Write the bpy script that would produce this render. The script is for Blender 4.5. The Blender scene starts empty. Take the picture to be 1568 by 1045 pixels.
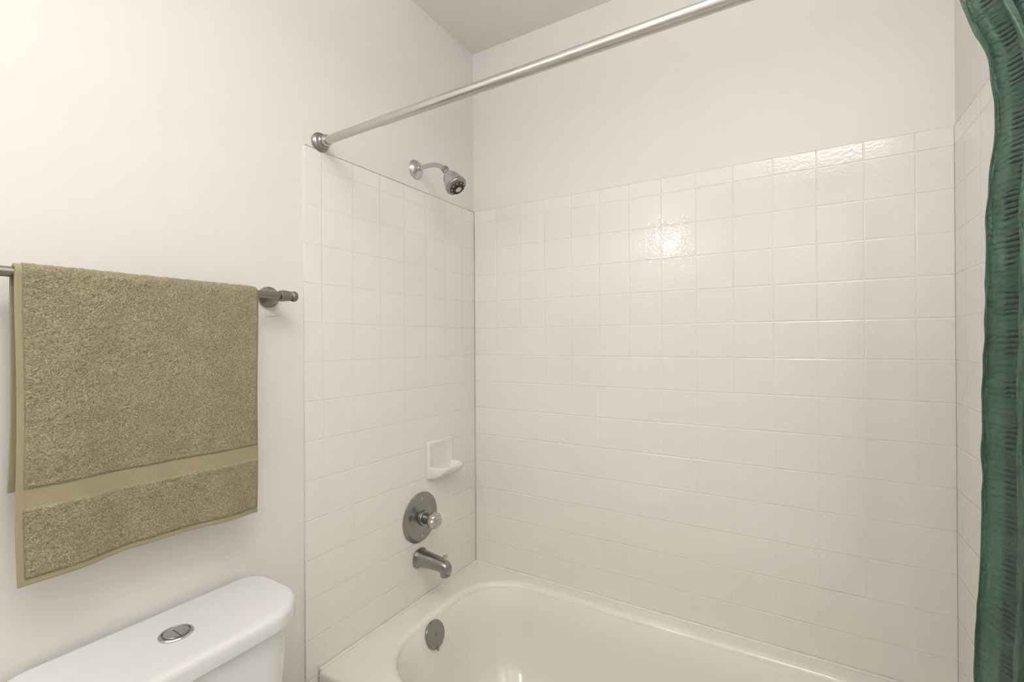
import bpy, bmesh, math, random
from mathutils import Vector, Matrix, noise
random.seed(3)
scene = bpy.context.scene
try:
    scene.view_settings.view_transform = 'Standard'
    scene.view_settings.look = 'None'
except Exception:
    pass
P = 0.1095           # tile pitch
L = 1.50             # alcove length
CEIL = 2.51
CAM = Vector((1.148, -1.608, 1.30))

# ------------------------------------------------------------ materials
def srgb(r, g, b):
    f = lambda c: (c/255/12.92) if c/255 <= .04045 else ((c/255+.055)/1.055)**2.4
    return (f(r), f(g), f(b), 1)

class NT:
    def __init__(s, name):
        s.m = bpy.data.materials.new(name); s.m.use_nodes = True
        s.t = s.m.node_tree; s.b = s.t.nodes['Principled BSDF']
    def n(s, typ, **kw):
        nd = s.t.nodes.new(typ)
        for k, v in kw.items(): setattr(nd, k, v)
        return nd
    def l(s, a, b): s.t.links.new(a, b)
    def set(s, sock, v):
        if hasattr(v, 'is_linked'): s.l(v, sock)
        else: sock.default_value = v
    def math(s, op, a, b=0.0, c=None):
        nd = s.n('ShaderNodeMath', operation=op)
        s.set(nd.inputs[0], a); s.set(nd.inputs[1], b)
        if c is not None: s.set(nd.inputs[2], c)
        return nd.outputs[0]
    def coords(s, which='Object'):
        tc = s.n('ShaderNodeTexCoord'); return tc.outputs[which]
    def noise(s, vec, scale, detail=2, rough=.5):
        nd = s.n('ShaderNodeTexNoise'); s.l(vec, nd.inputs['Vector'])
        nd.inputs['Scale'].default_value = scale; nd.inputs['Detail'].default_value = detail
        nd.inputs['Roughness'].default_value = rough
        return nd.outputs[0]
    def ramp(s, v, a, b, c=0., d=1., mode='SMOOTHSTEP'):
        nd = s.n('ShaderNodeMapRange', interpolation_type=mode)
        s.set(nd.inputs[0], v)
        for i, x in enumerate((a, b, c, d)): nd.inputs[i+1].default_value = x
        return nd.outputs[0]
    def mix(s, f, a, b):
        nd = s.n('ShaderNodeMix', data_type='RGBA')
        s.set(nd.inputs[0], f); s.set(nd.inputs[6], a); s.set(nd.inputs[7], b)
        return nd.outputs[2]
    def bump(s, h, dist, strength=1., prev=None):
        nd = s.n('ShaderNodeBump'); s.l(h, nd.inputs['Height'])
        nd.inputs['Distance'].default_value = dist; nd.inputs['Strength'].default_value = strength
        if prev is not None: s.l(prev, nd.inputs['Normal'])
        return nd.outputs[0]

def simple(name, col, rough=.5, metal=0., nscale=0, ndist=0, coat=0, var=0.03):
    t = NT(name); b = t.b
    b.inputs['Roughness'].default_value = rough
    b.inputs['Metallic'].default_value = metal
    b.inputs['Coat Weight'].default_value = coat
    co = t.coords()
    nz = t.noise(co, 6 if not nscale else nscale*.3, 2)
    dark = tuple(c*(1-var) for c in col[:3])+(1,)
    t.l(t.mix(nz, col, dark), b.inputs['Base Color'])
    if nscale:
        t.l(t.bump(t.noise(co, nscale, 1), ndist), b.inputs['Normal'])
    return t.m

def emis(name, col, st):
    t = NT(name); b = t.b
    b.inputs['Base Color'].default_value = (1, 1, 1, 1)
    b.inputs['Emission Color'].default_value = col
    b.inputs['Emission Strength'].default_value = st
    return t.m

def tile_mat(name, axis):
    t = NT(name); b = t.b
    co = t.coords()
    sp = t.n('ShaderNodeSeparateXYZ'); t.l(co, sp.inputs[0])
    h = sp.outputs[axis]; z = sp.outputs[2]
    off = 0.741 if axis == 1 else 0.0
    def dist(v, o):
        a = t.math('ADD', v, o + P*40)
        a = t.math('DIVIDE', a, P)
        a = t.math('FRACT', t.math('ADD', a, .5))
        return t.math('MULTIPLY', t.math('ABSOLUTE', t.math('SUBTRACT', a, .5)), P)
    dh = dist(h, off); dz = dist(z, -1.357)
    # vertical joints are more heavily filled lower down
    fill = t.ramp(z, 1.0, 1.5, .65, 0)
    ph = t.math('MAXIMUM', t.ramp(dh, .0004, .0032), fill)
    prof = t.math('MINIMUM', ph, t.ramp(dz, .0004, .0036))
    # the whole surround has been re-glazed: orange-peel surface, joints half filled
    wob = t.noise(co, 110, 1)
    low = t.noise(co, 9, 0)
    n1 = t.bump(wob, .0008, .6)
    H = t.math('ADD', t.math('MULTIPLY', low, .0009), t.math('MULTIPLY', prof, .0008))
    n3 = t.bump(H, 1.0, 1.0, n1)
    t.l(n3, b.inputs['Normal'])
    g = t.ramp(z, .4, 1.5, 1, 0)
    base = t.mix(g, srgb(243, 241, 238), srgb(245, 243, 235))
    t.l(t.mix(prof, t.mix(.06, base, srgb(216, 212, 205)), base), b.inputs['Base Color'])
    b.inputs['Roughness'].default_value = .05
    b.inputs['IOR'].default_value = 1.54
    return t.m

M = {}
M['paint'] = simple('wall_paint', srgb(239, 237, 234), .5, 0, 45, .0005, var=.012)
M['ceil'] = simple('ceiling_paint', srgb(244, 242, 239), .8, 0, 60, .0005, var=.012)
M['tileL'] = tile_mat('glazed_tile_side', 1)
M['tileB'] = tile_mat('glazed_tile_back', 0)
M['tub'] = simple('tub_enamel', srgb(245, 242, 233), .12, 0, 12, .0006, coat=.3, var=.01)
M['china'] = simple('vitreous_china', srgb(236, 237, 238), .1, 0, coat=.5, var=.01)
M['dish'] = simple('glazed_ceramic_dish', srgb(244, 242, 239), .15, 0, coat=.3, var=.01)
M['caulk'] = simple('white_caulk', srgb(242, 239, 232), .5)
M['chrome'] = simple('polished_chrome', srgb(200, 200, 202), .2, 1, var=.05)
M['nickel'] = simple('brushed_nickel', srgb(160, 158, 157), .27, 1, 200, .00005, var=.12)
M['gun'] = simple('aged_pewter', srgb(150, 145, 138), .36, 1, 200, .00005, var=.15)
M['rodw'] = simple('satin_rod_metal', srgb(198, 196, 193), .25, 1, var=.05)
M['dark'] = simple('dark_rubber', srgb(70, 70, 72), .5)
M['acryl'] = simple('clear_knob_acrylic', srgb(190, 187, 182), .12, .8, coat=1)
t = NT('floor_tile'); co = t.coords()
br = t.n('ShaderNodeTexBrick'); t.l(co, br.inputs['Vector']); br.offset = 0
br.inputs['Scale'].default_value = 1; br.inputs['Brick Width'].default_value = .3; br.inputs['Row Height'].default_value = .3
br.inputs['Mortar Size'].default_value = .004
br.inputs['Color1'].default_value = srgb(233, 226, 214); br.inputs['Color2'].default_value = srgb(228, 221, 208)
br.inputs['Mortar'].default_value = srgb(190, 183, 173)
t.l(br.outputs[0], t.b.inputs['Base Color']); t.b.inputs['Roughness'].default_value = .35
M['floor'] = t.m
M['bulb'] = emis('lit_opal_glass', (1, .975, .94, 1), 140)

# towel
t = NT('terry_cloth'); uv = t.coords('UV'); co = t.coords()
sp = t.n('ShaderNodeSeparateXYZ'); t.l(uv, sp.inputs[0])
at = t.n('ShaderNodeAttribute', attribute_name='flat'); flat = at.outputs['Fac']
n1 = t.noise(co, 360, 2, .6); n2 = t.noise(co, 30, 3); n3 = t.noise(co, 130, 2)
c1 = t.mix(t.ramp(n1, .3, .7), srgb(130, 121, 94), srgb(184, 176, 147))
c1 = t.mix(t.math('MULTIPLY', t.ramp(n3, .38, .62), .38), c1, srgb(172, 163, 133))
c2 = t.mix(t.math('MULTIPLY', t.ramp(n2, .4, .65), .25), c1, srgb(130, 121, 96))
weave = t.math('SINE', t.math('MULTIPLY', sp.outputs[1], 2*math.pi/.0022))
cf = t.mix(t.ramp(weave, -1, 1), srgb(150, 141, 112), srgb(168, 159, 130))
t.l(t.mix(flat, c2, cf), t.b.inputs['Base Color'])
hh = t.math('ADD', n1, t.math('MULTIPLY', n3, .8))
hh = t.math('MULTIPLY', hh, t.math('SUBTRACT', 1.06, flat))
t.l(t.bump(hh, .0045, 1.0), t.b.inputs['Normal'])
t.b.inputs['Roughness'].default_value = .95
t.b.inputs['Sheen Weight'].default_value = .25
t.b.inputs['Sheen Tint'].default_value = srgb(220, 214, 200)
M['towel'] = t.m

# curtain
t = NT('green_seersucker'); uv = t.coords('UV')
sp = t.n('ShaderNodeSeparateXYZ'); t.l(uv, sp.inputs[0])
u, v = sp.outputs[0], sp.outputs[1]
nz = t.noise(uv, 30, 2)
su = t.math('FRACT', t.math('DIVIDE', t.math('ADD', u, -.014), .066))
strip = t.ramp(t.math('ABSOLUTE', t.math('SUBTRACT', su, .5)), .08, .16, 1, 0)
rib = t.math('SINE', t.math('ADD', t.math('MULTIPLY', v, 2*math.pi/.0068), t.math('MULTIPLY', nz, 5)))
grp = t.ramp(t.math('SINE', t.math('ADD', t.math('MULTIPLY', v, 2*math.pi/.055), t.math('MULTIPLY', nz, 9))), -.7, .3, .1, 1)
ribm = t.math('MULTIPLY', t.math('MULTIPLY', t.ramp(rib, -1, 1), strip), grp)
crk = t.noise(uv, 60, 3)
col = t.mix(t.ramp(t.noise(uv, 9, 3), .3, .7), srgb(46, 80, 65), srgb(69, 99, 83))
col = t.mix(t.math('MULTIPLY', strip, .5), col, srgb(28, 52, 42))
col = t.mix(t.math('MULTIPLY', ribm, .6), col, srgb(12, 29, 23))
t.l(col, t.b.inputs['Base Color'])
pk = t.math('SINE', t.math('ADD', t.math('MULTIPLY', v, 2*math.pi/.009), t.math('MULTIPLY', crk, 14)))
hsum = t.math('ADD', t.math('MULTIPLY', ribm, .0024), t.math('ADD', t.math('MULTIPLY', crk, .004), t.math('MULTIPLY', pk, .0002)))
t.l(t.bump(hsum, 1.0, 1.0), t.b.inputs['Normal']); t.b.inputs['Roughness'].default_value = .65
t.b.inputs['Sheen Weight'].default_value = .12
M['curtain'] = t.m

# ------------------------------------------------------------ mesh helpers
def mk(name, verts, faces, mat, smooth=True):
    me = bpy.data.meshes.new(name); me.from_pydata([tuple(v) for v in verts], [], faces)
    bm = bmesh.new(); bm.from_mesh(me); bmesh.ops.recalc_face_normals(bm, faces=bm.faces); bm.to_mesh(me); bm.free()
    me.materials.append(mat)
    if smooth:
        for p in me.polygons: p.use_smooth = True
    o = bpy.data.objects.new(name, me); scene.collection.objects.link(o)
    return o

def auto(o, ang=35):
    m = o.modifiers.new('wn', 'WEIGHTED_NORMAL'); m.keep_sharp = True
    me = o.data
    bm = bmesh.new(); bm.from_mesh(me)
    for e in bm.edges:
        if len(e.link_faces) == 2 and e.calc_face_angle(0) > math.radians(ang): e.smooth = False
    bm.to_mesh(me); bm.free()
    return o

def box(name, x0, x1, y0, y1, z0, z1, mat, bev=0, seg=3):
    bm = bmesh.new(); bmesh.ops.create_cube(bm, size=1)
    for v in bm.verts:
        v.co = Vector((x0+(v.co.x+.5)*(x1-x0), y0+(v.co.y+.5)*(y1-y0), z0+(v.co.z+.5)*(z1-z0)))
    if bev: bmesh.ops.bevel(bm, geom=bm.edges[:], offset=bev, segments=seg, affect='EDGES', profile=.5)
    me = bpy.data.meshes.new(name); bm.to_mesh(me); bm.free(); me.materials.append(mat)
    if bev:
        for p in me.polygons: p.use_smooth = True
    o = bpy.data.objects.new(name, me); scene.collection.objects.link(o)
    if bev: o.modifiers.new('wn', 'WEIGHTED_NORMAL')
    return o

def loft(name, rings, mat, cap0=True, cap1=True, closed=True):
    n = len(rings[0]); vs = [p for r in rings for p in r]; fs = []
    for i in range(len(rings)-1):
        for j in range(n if closed else n-1):
            k = (j+1) % n
            fs.append((i*n+j, i*n+k, (i+1)*n+k, (i+1)*n+j))
    if cap0: fs.append(tuple(range(n)))
    if cap1: fs.append(tuple(range((len(rings)-1)*n, len(rings)*n)))
    return mk(name, vs, fs, mat)

def frame(d):
    d = Vector(d).normalized()
    a = Vector((0, 0, 1)) if abs(d.z) < .9 else Vector((1, 0, 0))
    u = d.cross(a).normalized(); w = d.cross(u).normalized()
    return d, u, w

def lathe(name, origin, axis, prof, mat, n=48, ang=35, lobes=0, lobeamp=0):
    d, u, w = frame(axis); o = Vector(origin); rings = []
    for r, h in prof:
        ring = []
        for j in range(n):
            a = 2*math.pi*j/n
            rr = max(r, 1e-5)*(1+lobeamp*math.cos(lobes*a))
            ring.append(o+d*h+(u*math.cos(a)+w*math.sin(a))*rr)
        rings.append(ring)
    ob = loft(name, rings, mat); return auto(ob, ang)

def tube(name, pts, rad, mat, n=24):
    pts = [Vector(p) for p in pts]
    if not hasattr(rad, '__len__'): rad = [rad]*len(pts)
    rings = []; pu = None
    for i, p in enumerate(pts):
        d = (pts[min(i+1, len(pts)-1)]-pts[max(i-1, 0)]).normalized()
        if pu is None: _, pu, _ = frame(d)
        u = (pu-d*pu.dot(d)).normalized(); w = d.cross(u); pu = u
        rings.append([p+(u*math.cos(2*math.pi*j/n)+w*math.sin(2*math.pi*j/n))*rad[i] for j in range(n)])
    return auto(loft(name, rings, mat), 50)

def bez(p0, p1, p2, p3, n=16):
    p0, p1, p2, p3 = map(Vector, (p0, p1, p2, p3)); out = []
    for i in range(n+1):
        t = i/n; out.append(p0*(1-t)**3+p1*3*t*(1-t)**2+p2*3*t*t*(1-t)+p3*t**3)
    return out

def rrect(x0, x1, y0, y1, rad, n=12, z=0.):
    if not hasattr(rad, '__len__'): rad = [rad]*4
    cs = [(x1-rad[0], y1-rad[0], 0, rad[0]), (x0+rad[1], y1-rad[1], 90, rad[1]),
          (x0+rad[2], y0+rad[2], 180, rad[2]), (x1-rad[3], y0+rad[3], 270, rad[3])]
    out = []
    for cx, cy, a0, r in cs:
        for i in range(n+1):
            a = math.radians(a0+90*i/n); out.append(Vector((cx+r*math.cos(a), cy+r*math.sin(a), z)))
    return out

def group(name, loc, parts):
    e = bpy.data.objects.new(name, None); e.empty_display_size = .05; e.location = loc
    scene.collection.objects.link(e)
    for p in parts:
        p.parent = e; p.location = p.location-Vector(loc)
    return e

def uvsphere(name, c, r, mat, n=32, squash=(1, 1, 1)):
    bm = bmesh.new(); bmesh.ops.create_uvsphere(bm, u_segments=n, v_segments=n//2, radius=r)
    for v in bm.verts: v.co = Vector(c)+Vector((v.co.x*squash[0], v.co.y*squash[1], v.co.z*squash[2]))
    me = bpy.data.meshes.new(name); bm.to_mesh(me); bm.free(); me.materials.append(mat)
    for p in me.polygons: p.use_smooth = True
    o = bpy.data.objects.new(name, me); scene.collection.objects.link(o); return o

# ------------------------------------------------------------ room shell
TH = .1; g = .005; YF = -2.62; XR = 2.1
box('floor', -TH, XR+TH, YF-TH, TH, -TH, 0, M['floor'])
box('ceiling', -TH, XR+TH, YF-TH, TH, CEIL, CEIL+TH, M['ceil'])
box('wall_west', -TH, -g, YF-TH, TH, 0, CEIL, M['paint'])
GB = .0018
box('wall_north', -g, XR+TH, GB, TH, 0, CEIL, M['paint'])
box('wall_south', -g, XR+TH, YF-TH, YF, 0, CEIL, M['paint'])
box('wall_east', XR, XR+TH, YF, g, 0, CEIL, M['paint'])
box('wall_partition', L+.002, XR, -.86, g, 0, CEIL, M['paint'], .004)
TZ = 1.847
box('tile_panel_1', -g, 0, -.799, .001, 0, TZ, M['tileL'], .0048, 4)  # tiled surround panels on three walls, bullnose edge included
box('tile_panel_2', 0, L, 0, GB, .36, TZ, M['tileB'], .0017, 4)
box('tile_panel_3', L, L+.002, -.799, .001, 0, TZ, M['tileL'], .0019, 4)
box('baseboard_west', -g, .008, YF, -.802, 0, .09, M['china'], .003)
box('baseboard_south', .008, XR-.014, YF, YF+.014, 0, .09, M['china'], .003)
box('baseboard_east', XR-.014, XR, YF+.014, -.86, 0, .09, M['china'], .003)

# ------------------------------------------------------------ bathtub
RZ = .387
def R(x0, x1, y0, y1, r, z): return rrect(x0, x1, y0, y1, r, 14, z)
ox0, ox1, oy0, oy1 = .001, L-.001, -.762, -.001
rings = [R(ox0, ox1, oy0+.01, oy1, .006, .001), R(ox0, ox1, oy0+.01, oy1, .006, .30), R(ox0, ox1, oy0+.006, oy1, .006, .325),
         R(ox0, ox1, oy0, oy1, .008, .335), R(ox0, ox1, oy0, oy1, .008, RZ-.012),
         R(ox0+.001, ox1-.001, oy0+.002, oy1-.001, .01, RZ-.005), R(ox0+.004, ox1-.004, oy0+.007, oy1-.004, .014, RZ-.001),
         R(ox0+.012, ox1-.012, oy0+.016, oy1-.010, .02, RZ)]
bx0, bx1, by0, by1, br_ = .106, 1.405, -.672, -.068, .19
for k in (0, 1, 2, 3, 4, 5, 6):
    a = math.radians(k*15); q = .022
    i = -q+q*math.sin(a)
    rings.append(R(bx0+i, bx1-i, by0+i, by1-i, br_-i, RZ-q*(1-math.cos(a))))
for f in (.12, .25, .4, .55, .7, .82, .9, .96, 1.0):
    zz = RZ-.022-(RZ-.022-.075)*f
    ins = .012+.055*f**1.2 + (.03*max(0, f-.8)/.2 if f > .8 else 0)
    lx = ins*1.05; rx = ins*2.6
    rings.append(R(bx0+lx, bx1-rx, by0+ins, by1-ins, max(.06, br_-ins*.5), zz))
zz = .068
rings.append(R(bx0+.14, bx1-.29, by0+.13, by1-.13, .09, zz))
rings.append(R(bx0+.22, bx1-.40, by0+.2, by1-.2, .06, zz-.003))
tub = auto(loft('tub_shell', rings, M['tub'], True, True), 60)
ovz, ovy = .334, -.408
ov = [lathe('overflow_plate', (.119, ovy, ovz), (1, 0, .30), [(.040, -.004), (.042, .004), (.0435, .007), (.042, .010), (.036, .012), (.0001, .0125)], M['nickel']),
      lathe('overflow_screw', (.1315, ovy, ovz+.0045), (1, 0, .30), [(.005, -.001), (.005, .001), (.003, .002), (.0001, .002)], M['nickel'], 16),
      tube('overflow_lever', [(.137, ovy-.004, ovz-.026), (.143, ovy-.006, ovz-.034), (.143, ovy-.006, ovz-.042)], [.004, .004, .003], M['nickel'], 12),
      lathe('drain', (.33, -.375, .066), (0, 0, 1), [(.03, 0), (.032, .002), (.03, .004), (.0001, .004)], M['nickel'])]
caulk = [tube('caulk_back', [(.006, -.005, RZ), (L-.006, -.005, RZ)], .005, M['caulk'], 10),
         tube('caulk_left', [(.005, -.76, RZ), (.005, -.005, RZ)], .005, M['caulk'], 10),
         tube('caulk_right', [(L-.005, -.76, RZ), (L-.005, -.005, RZ)], .005, M['caulk'], 10)]
group('bathtub', (.75, -.38, 0), [tub]+ov+caulk)

# ------------------------------------------------------------ shower rod
RY, RZZ = -.745, 1.869
fl = [(.018, 0), (.027, .0005), (.0275, .006), (.024, .010), (.020, .012), (.019, .022), (.0165, .024), (.015, .024)]
rod = [tube('inner_tube', [(.012, RY, RZZ), (.30, RY, RZZ+.002)], .0113, M['rodw']),
       tube('outer_tube', [(.24, RY, RZZ+.0016), (L-.012, RY, RZZ+.004)], .0122, M['rodw']),
       lathe('flange_a', (-g+.0005, RY, RZZ), (1, 0, 0), fl, M['nickel']),
       lathe('flange_collar_a', (.016, RY, RZZ), (1, 0, 0), [(.0135, 0), (.0155, .004), (.0155, .014), (.0115, .016)], M['rodw']),
       lathe('flange_b', (L+.0015, RY, RZZ+.004), (-1, 0, 0), fl, M['nickel'])]
group('shower_curtain_rod', (.75, RY, RZZ), rod)

# ------------------------------------------------------------ shower head
SY, SZ = -.350, 1.917
arm = [(-.004, SY, SZ)]+[(.02, SY, SZ+.001)]+bez((.03, SY, SZ+.001), (.085, SY, SZ+.004), (.098, SY, SZ), (.134, SY, SZ-.030), 14)
ax = Vector((.58, 0, -.81)).normalized(); hp = Vector((.130, SY, SZ-.026))
sh = [lathe('wall_flange', (-g+.0005, SY, SZ), (1, 0, 0), [(.026, 0), (.0335, .0008), (.033, .004), (.028, .010), (.018, .015), (.0115, .018), (.0105, .022)], M['chrome']),
      tube('arm', arm, .0082, M['chrome']),
      lathe('collar_nut', hp, ax, [(.0115, -.006), (.0125, -.004), (.0125, .006), (.0105, .008), (.0105, .011)], M['nickel'], 24),
      uvsphere('swivel_ball', hp+ax*.014, .0115, M['chrome']),
      lathe('head_shell', hp+ax*.017, ax, [(.010, 0), (.016, .003), (.022, .012), (.029, .026), (.034, .042), (.036, .054), (.036, .058)], M['chrome']),
      lathe('grip_ring', hp+ax*.0745, ax, [(.034, 0), (.037, .002), (.037, .006), (.036, .008), (.034, .011), (.029, .014)], M['nickel'], 48),
      lathe('spray_face', hp+ax*.0875, ax, [(.028, 0), (.0265, .004), (.0215, .0045), (.020, .002), (.0125, .002), (.0120, .006), (.0001, .007)], M['dark']),
      lathe('spray_centre', hp+ax*.092, ax, [(.011, 0), (.0105, .005), (.0001, .006)], M['chrome'], 24)]
for k in range(10):
    a = k*2*math.pi/10; d, u_, w_ = frame(ax)
    sh.append(uvsphere('nozzle_%d' % k, hp+ax*.0925+(u_*math.cos(a)+w_*math.sin(a))*.0235, .0024, M['chrome'], 8))
group('shower_head', (.0, SY, SZ), sh)

# ------------------------------------------------------------ valve and spout
VY, VZ = -.340, .678
va = [lathe('escutcheon', (0, VY, VZ), (1, 0, 0), [(.08, 0), (.0875, .0008), (.088, .003), (.085, .006), (.076, .009), (.060, .010), (.056, .008), (.050, .0085), (.030, .014), (.0001, .015)], M['nickel'], 72),
      lathe('valve_sleeve', (.010, VY, VZ), (1, 0, 0), [(.027, 0), (.027, .012), (.025, .015), (.019, .016), (.018, .032), (.015, .034)], M['nickel']),
      lathe('handle_hub', (.040, VY, VZ), (1, 0, 0), [(.012, 0), (.014, .004), (.014, .012), (.012, .014)], M['chrome']),
      lathe('knob', (.048, VY, VZ), (1, 0, 0), [(.012, 0), (.022, .003), (.0275, .010), (.029, .019), (.0265, .029), (.019, .036), (.0001, .038)], M['acryl'], 64, 60, 8, .05),
      lathe('knob_cap', (.0855, VY, VZ), (1, 0, 0), [(.009, 0), (.009, .0015), (.0001, .002)], M['chrome'], 24)]
for s_ in (-1, 1):
    va.append(lathe('plate_screw_%s' % ('a' if s_ < 0 else 'b'), (.0085, VY, VZ+.066*s_), (1, 0, 0), [(.005, 0), (.005, .0015), (.003, .0025), (.0001, .0025)], M['chrome'], 16))
group('shower_valve', (0, VY, VZ), va)
PY, PZ = -.347, .537
rings = []
for x, zc, hy, hz in [(0, 0, .030, .030), (.003, 0, .0335, .0335), (.008, 0, .0335, .0335), (.014, 0, .029, .029), (.03, 0, .027, .027), (.06, .000, .0245, .0245),
                      (.09, -.001, .0225, .0225), (.112, -.004, .021, .022), (.126, -.008, .0195, .021), (.134, -.012, .017, .018), (.138, -.015, .012, .012), (.139, -.016, .005, .005)]:
    ring = []
    for j in range(40):
        a = 2*math.pi*j/40; c, s = math.cos(a), math.sin(a)
        e = .8
        ring.append(Vector((x, PY+hy*math.copysign(abs(c)**e, c), PZ+zc+hz*math.copysign(abs(s)**e, s))))
    rings.append(ring)
spt = [auto(loft('spout_body', rings, M['nickel']), 50),
       lathe('spout_mouth', (.117, PY, PZ-.014), (.15, 0, -1), [(.0175, 0), (.0175, .022), (.0155, .024), (.013, .020), (.0001, .019)], M['nickel']),
       lathe('diverter_knob', (.118, PY, PZ+.014), (.1, 0, 1), [(.004, 0), (.004, .010), (.0075, .012), (.0085, .016), (.007, .020), (.0001, .021)], M['chrome'], 24)]
group('tub_spout', (0, PY, PZ), spt)

# ------------------------------------------------------------ soap dish
sy0, sy1, sz0, sz1 = -.306, -.160, .800, .938
def yzring(y0, y1, z0, z1, r, x):
    return [Vector((x, p.x, p.y)) for p in rrect(y0, y1, z0, z1, r, 8)]
rings = [yzring(sy0, sy1, sz0, sz1, .012, 0), yzring(sy0, sy1, sz0, sz1, .012, .006), yzring(sy0+.002, sy1-.002, sz0+.002, sz1-.002, .012, .0095),
         yzring(sy0+.005, sy1-.005, sz0+.006, sz1-.005, .012, .011), yzring(sy0+.011, sy1-.011, sz0+.03, sz1-.010, .016, .0108),
         yzring(sy0+.020, sy1-.020, sz0+.034, sz1-.018, .016, .0085), yzring(sy0+.040, sy1-.040, sz0+.046, sz1-.034, .014, .005)]
sd = [auto(loft('back_plate', rings, M['dish']), 60)]
def xyring(x1, ins, r, z):
    return rrect(.002+ins*.2, x1-ins, sy0+.004+ins, sy1-.004-ins, [r, .004, .004, r], 8, z)
zb = sz0+.003
rings = [xyring(.026, .004, .010, zb), xyring(.044, .002, .018, zb+.004), xyring(.062, 0, .026, zb+.016), xyring(.072, 0, .030, zb+.030),
         xyring(.075, 0, .031, zb+.040), xyring(.074, .002, .030, zb+.0435), xyring(.074, .006, .026, zb+.0445), xyring(.074, .010, .024, zb+.042), xyring(.068, .016, .02, zb+.028), xyring(.060, .022, .012, zb+.022)]
sd.append(auto(loft('tray', rings, M['dish']), 60))
group('soap_dish', (0, (sy0+sy1)/2, .87), sd)

# ------------------------------------------------------------ towel bar + towel
BX, BZ = .066, 1.418
def post(suffix, y, s):
    return [lathe('post_base_'+suffix, (-g, y, BZ), (1, 0, 0), [(.022, 0), (.0265, .001), (.0265, .008), (.023, .012), (.018, .016), (.0135, .026), (.0125, .040), (.013, .052), (.014, .060), (.013, .070), (.009, .074)], M['gun']),
            lathe('post_barrel_'+suffix, (BX, y-s*.014, BZ), (0, s, 0), [(.009, 0), (.012, .002), (.0135, .008), (.0135, .016), (.0125, .024), (.0125, .027), (.0095, .029), (.009, .031), (.0125, .034), (.0135, .039), (.012, .044), (.007, .0475), (.0001, .048)], M['gun'])]
tb = post('a', -.900, 1)+post('b', -1.53, -1)+[tube('bar', [(BX, -1.53, BZ), (BX, -.90, BZ)], .0085, M['gun'])]
vs = []
for r_, x_ in ((1., -g+.0001), (.8, -g+.0012), (.35, -g+.0014)):
    vs.append([Vector((x_, -.893+.017*r_*math.cos(a)*(1+.3*math.sin(3*a+r_)), 1.374+.008*r_*math.sin(a)*(1+.3*math.cos(2*a)))) for a in [2*math.pi*i/24 for i in range(24)]])
tb.append(loft('anchor_filler', vs, M['paint']))
group('towel_bar', (BX, -1.215, BZ), tb)

ty0, ty1 = -1.372, -.976
fz, bz = .914, 1.056
path = []
def seg(a, b, st=.0022):
    n = max(1, int((Vector(b)-Vector(a)).length/st))
    return [(a[0]+(b[0]-a[0])*i/n, a[1]+(b[1]-a[1])*i/n) for i in range(n)]
rb = .0118
path += seg((BX+rb+.004, fz), (BX+rb, BZ))
na = 18
path += [(BX+rb*math.cos(math.pi*i/na), BZ+rb*math.sin(math.pi*i/na)) for i in range(na)]
path += seg((BX-rb, BZ), (BX-rb-.008, bz))+[(BX-rb-.008, bz)]
NY = 185
verts = []; uvs = []; flat = []
s = 0; cum = [0]
for i in range(1, len(path)):
    s += math.dist(path[i], path[i-1]); cum.append(s)
tot = cum[-1]
for i, (x, z) in enumerate(path):
    a = path[max(0, i-1)]; b = path[min(len(path)-1, i+1)]
    tx, tz = b[0]-a[0], b[1]-a[1]; l_ = math.hypot(tx, tz); nx, nz_ = tz/l_, -tx/l_
    front = cum[i] < .504
    for j in range(NY+1):
        w = j/NY; y = ty0+(ty1-ty0)*w
        v = cum[i]; down = max(0, BZ-z)
        wave = 0
        if z < BZ:
            k = down/.5
            wave = k*(.0055*math.sin(y*23+.6)+.003*math.sin(y*51+z*5))
            wave += .0035*min(1, down/.04)*noise.noise(Vector((y*9, z*6, 3 if front else 8)))
            if not front: wave -= .012*max(0, .2-w)/.2*k
        def band(a0, a1, soft=.0015):
            return max(0, min(1, (v-a0)/soft))*max(0, min(1, (a1-v)/soft))
        f = max(band(-.01, .012), .85*band(.118, .155), band(.1605, .163), band(.113, .1145), band(tot-.012, tot+1))
        f = max(f, 1-min(1, max(0, (y-ty0-.009)/.0015)), 1-min(1, max(0, (ty1-y-.003)/.0015)))
        nn = noise.noise(Vector((y*330, v*330, 0)))+.5*noise.noise(Vector((y*700, v*700, 5)))+1.2*noise.noise(Vector((y*120, v*120, 9)))
        d = (1-f)*(.0016+.0011*nn)
        yy = y
        if z < BZ: yy += -.004*(down/.5)*w*(1 if front else 0) + .002*math.sin(z*17)*((1-w) if w < .5 else -w)*.6
        zz = z
        if front and v < .1: zz = z + (.1-v)/.1*(.006*math.sin(w*3.1) - .003)
        verts.append((x+nx*d+wave, yy, zz+nz_*d)); uvs.append((y-ty0, v)); flat.append(f)
faces = []; W = NY+1
for i in range(len(path)-1):
    for j in range(NY):
        faces.append((i*W+j, i*W+j+1, (i+1)*W+j+1, (i+1)*W+j))
me = bpy.data.meshes.new('bath_towel'); me.from_pydata(verts, [], faces); me.materials.append(M['towel'])
ul = me.uv_layers.new(name='UVMap')
for lp in me.loops: ul.data[lp.index].uv = uvs[lp.vertex_index]
at_ = me.attributes.new('flat', 'FLOAT', 'POINT'); at_.data.foreach_set('value', flat)
for p in me.polygons: p.use_smooth = True
tw = bpy.data.objects.new('bath_towel', me); scene.collection.objects.link(tw)
so = tw.modifiers.new('solid', 'SOLIDIFY'); so.thickness = .0055; so.offset = 0

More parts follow.
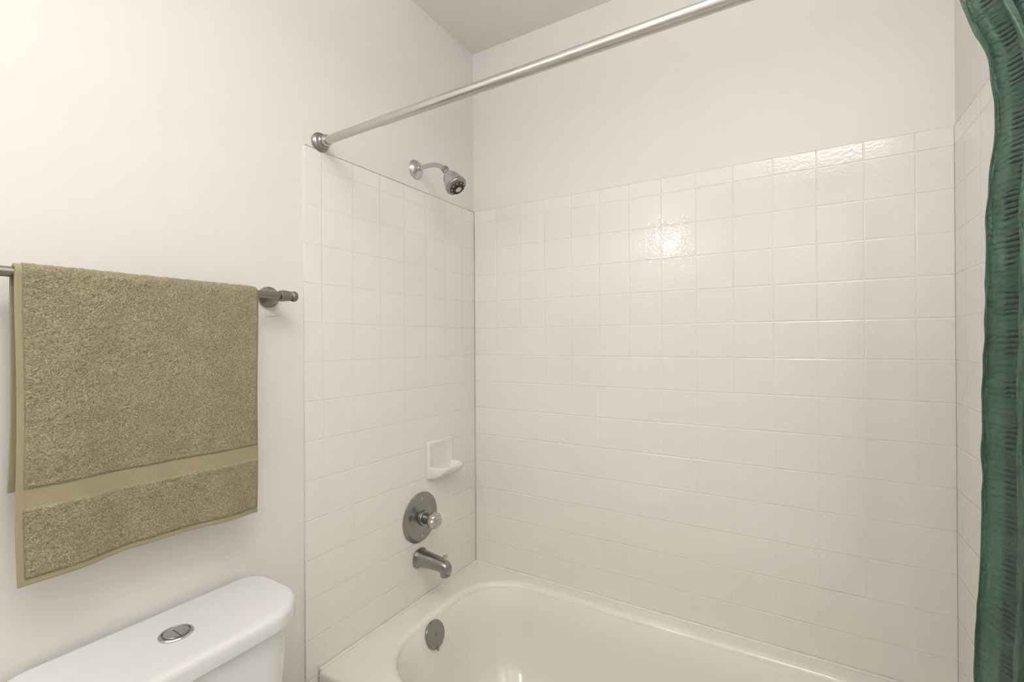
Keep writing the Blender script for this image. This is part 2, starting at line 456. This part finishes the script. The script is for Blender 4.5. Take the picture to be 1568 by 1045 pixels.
# ------------------------------------------------------------ toilet
TY = -1.166
def dring(x0, x1, hw, rb_, rf, bow, z, n=14):
    pts = rrect(x0, x1, TY-hw, TY+hw, [rf, rb_, rb_, rf], n, z)
    for p in pts:
        k = (p.x-x0)/(x1-x0)
        p.x += bow*max(0, 1-((p.y-TY)/hw)**2)*k
    return pts
LT = .742
lid = []
for ins, z in [(.012, LT-.039), (.004, LT-.037), (0, LT-.034), (0, LT-.014), (.0015, LT-.008), (.005, LT-.0035), (.010, LT-.0012), (.018, LT), (.05, LT+.0015), (.08, LT+.002)]:
    lid.append(dring(.006+ins, .224-ins, .228-ins, max(.01, .045-ins*.4), max(.02, .095-ins*.8), .022, z))
tank = []
for ins, z in [(.06, .375), (.035, .380), (.026, .40), (.020, .48), (.014, .60), (.011, LT-.038)]:
    tank.append(dring(.012, .218-ins, .224-ins, .035, .085, .020, z))
parts = [auto(loft('tank_lid', lid, M['china']), 60), auto(loft('tank', tank, M['china']), 60)]
bc = (.130, TY-.002, LT)
parts += [lathe('flush_button_ring', bc, (0, 0, 1), [(.024, 0), (.0285, .001), (.0285, .004), (.027, .006), (.0235, .0065), (.0225, .004), (.0001, .004)], M['chrome']),]
for s_ in (-1, 1):
    pts = [Vector((bc[0]+(.0212*math.cos(a)), bc[1]+s_*(.001+.0205*math.sin(a)), 0)) for a in [math.pi*i/20 for i in range(21)]]
    rs = []
    for k, z in [(1, LT+.002), (1, LT+.006), (.94, LT+.0068)]:
        c = sum(pts, Vector())/len(pts)
        rs.append([Vector((c.x+(p.x-c.x)*k, c.y+(p.y-c.y)*k, z)) for p in pts])
    parts.append(auto(loft('flush_half_%s' % ('a' if s_ < 0 else 'b'), rs, M['chrome']), 40))
def egg(x0, x1, hw, z, n=56, shift=0):
    out = []
    cx = x0+(x1-x0)*.42
    for j in range(n):
        a = 2*math.pi*j/n; c, s = math.cos(a), math.sin(a)
        rx = (x1-cx) if c > 0 else (cx-x0)
        out.append(Vector((cx+rx*c, TY+hw*s, z)))
    return out
bowl = [egg(.12, .56, .105, .001), egg(.12, .56, .105, .03), egg(.14, .54, .095, .08), egg(.15, .56, .10, .17), egg(.14, .62, .13, .26),
        egg(.10, .68, .168, .34), egg(.07, .70, .182, .375), egg(.07, .705, .184, .392), egg(.08, .695, .178, .398)]
parts.append(auto(loft('bowl', bowl, M['china']), 60))
parts.append(auto(loft('tank_deck', [dring(.03, .26, .13, .02, .03, 0, .30), dring(.02, .27, .15, .02, .03, 0, .34), dring(.02, .27, .15, .02, .03, 0, .376)], M['china']), 60))
parts.append(auto(loft('seat', [egg(.23, .70, .182, .399), egg(.225, .708, .187, .404), egg(.225, .708, .187, .412), egg(.23, .70, .182, .417)], M['china']), 60))
parts.append(auto(loft('seat_cover', [egg(.225, .70, .182, .4175), egg(.22, .708, .187, .422), egg(.22, .708, .187, .431), egg(.235, .695, .175, .437), egg(.28, .64, .12, .440)], M['china']), 60))
group('toilet', (.3, TY, 0), parts)

# ------------------------------------------------------------ curtain
def cx_edge(z):
    pts = [(.30, 1.336), (.85, 1.345), (1.1, 1.352), (1.45, 1.357), (1.58, 1.366), (1.64, 1.363), (1.76, 1.338), (1.85, 1.325)]
    if z <= pts[0][0]: return pts[0][1]
    for (a, xa), (b, xb) in zip(pts, pts[1:]):
        if z <= b:
            t = (z-a)/(b-a); t = t*t*(3-2*t); return xa+(xb-xa)*t
    return pts[-1][1]
NZ, NU = 220, 300
verts = []; uvs = []; faces = []
zt, zb_ = 1.838, .16
for i in range(NZ+1):
    z = zb_+(zt-zb_)*i/NZ; xe = cx_edge(z)
    for j in range(NU+1):
        s = j/NU
        amp = .022+.005*math.sin(z*2.2+.5)
        ph = .9+.2*math.sin(z*1.9)
        A = 2*math.pi*3.2*s+ph
        x = xe+s*(1.475-xe)+.004*math.sin(2*A)*min(1, s*8)
        y = -.805+amp*math.sin(A)+.004*noise.noise(Vector((s*20, z*6, 0)))+.002*noise.noise(Vector((s*60, z*45, 0)))
        x += .0016*noise.noise(Vector((s*30, z*28, 4)))
        y += .035*max(0, min(1, (z-1.6)/.25))
        verts.append((x, y, z)); uvs.append((s*.36, z))
W = NU+1
for i in range(NZ):
    for j in range(NU): faces.append((i*W+j, i*W+j+1, (i+1)*W+j+1, (i+1)*W+j))
me = bpy.data.meshes.new('fabric'); me.from_pydata(verts, [], faces); me.materials.append(M['curtain'])
ul = me.uv_layers.new(name='UVMap')
for lp in me.loops: ul.data[lp.index].uv = uvs[lp.vertex_index]
for p in me.polygons: p.use_smooth = True
cu = bpy.data.objects.new('fabric', me); scene.collection.objects.link(cu)
so = cu.modifiers.new('solid', 'SOLIDIFY'); so.thickness = .0012
cparts = [cu]
for k in range(7):
    xx = 1.345+.019*k
    cparts.append(tube('ring_%d' % k, [(xx, RY+.022*math.sin(a), RZZ-.004+.022*math.cos(a)) for a in [2*math.pi*i/28 for i in range(29)]], .0018, M['chrome'], 8))
group('shower_curtain', (1.41, -.78, 1.85), cparts)

# ------------------------------------------------------------ lamps out of view: vanity light, plus an added fill uplight
vl = [box('backplate', .17, .33, YF, YF+.025, 2.07, 2.23, M['nickel'], .006),
      lathe('socket', (.25, YF+.02, 2.15), (0, 1, 0), [(.03, 0), (.03, .02), (.022, .035), (.020, .08)], M['nickel'], 32),
      uvsphere('globe', (.25, YF+.13, 2.15), .040, M['bulb'], 20)]
group('vanity_light', (.25, YF, 2.15), vl)
LX, LY, LZ = 1.32, -1.62, CEIL-.32  # unseen pendant uplight, added for soft fill bounced off the ceiling
def disc(name, e, size, z, up):
    la = bpy.data.lights.new(name, 'AREA'); la.shape = 'DISK'; la.size = size; la.energy = e; la.color = (1, .972, .935)
    lo = bpy.data.objects.new(name, la); scene.collection.objects.link(lo); lo.location = (LX, LY, z)
    if up: lo.rotation_euler = (math.pi, 0, 0)
    return lo
cl = [lathe('fill_canopy', (LX, LY, CEIL), (0, 0, -1), [(.06, 0), (.06, .015), (.05, .02), (.0001, .02)], M['nickel'], 32),
      tube('fill_stem', [(LX, LY, CEIL-.015), (LX, LY, LZ)], .008, M['nickel']),
      lathe('fill_shade', (LX, LY, LZ), (0, 0, -1), [(.0001, 0), (.20, 0), (.21, .004), (.20, .02), (.14, .045), (.06, .06), (.0001, .062)], M['china'], 64),
      disc('fill_lamp_up', 32, .38, LZ+.003, True)]
group('fill_uplight', (LX, LY, LZ), cl)

w = bpy.data.worlds.new('World'); scene.world = w; w.use_nodes = True
w.node_tree.nodes['Background'].inputs[0].default_value = (.9, .9, .9, 1)
w.node_tree.nodes['Background'].inputs[1].default_value = .4

# ------------------------------------------------------------ camera
cd = bpy.data.cameras.new('camera'); cam = bpy.data.objects.new('camera', cd); scene.collection.objects.link(cam)
cd.sensor_width = 36; cd.lens = 36*720/1568; cd.clip_start = .02
cam.location = CAM
cam.rotation_euler = (math.radians(90.15), math.radians(.3), math.radians(31.0))
scene.camera = cam
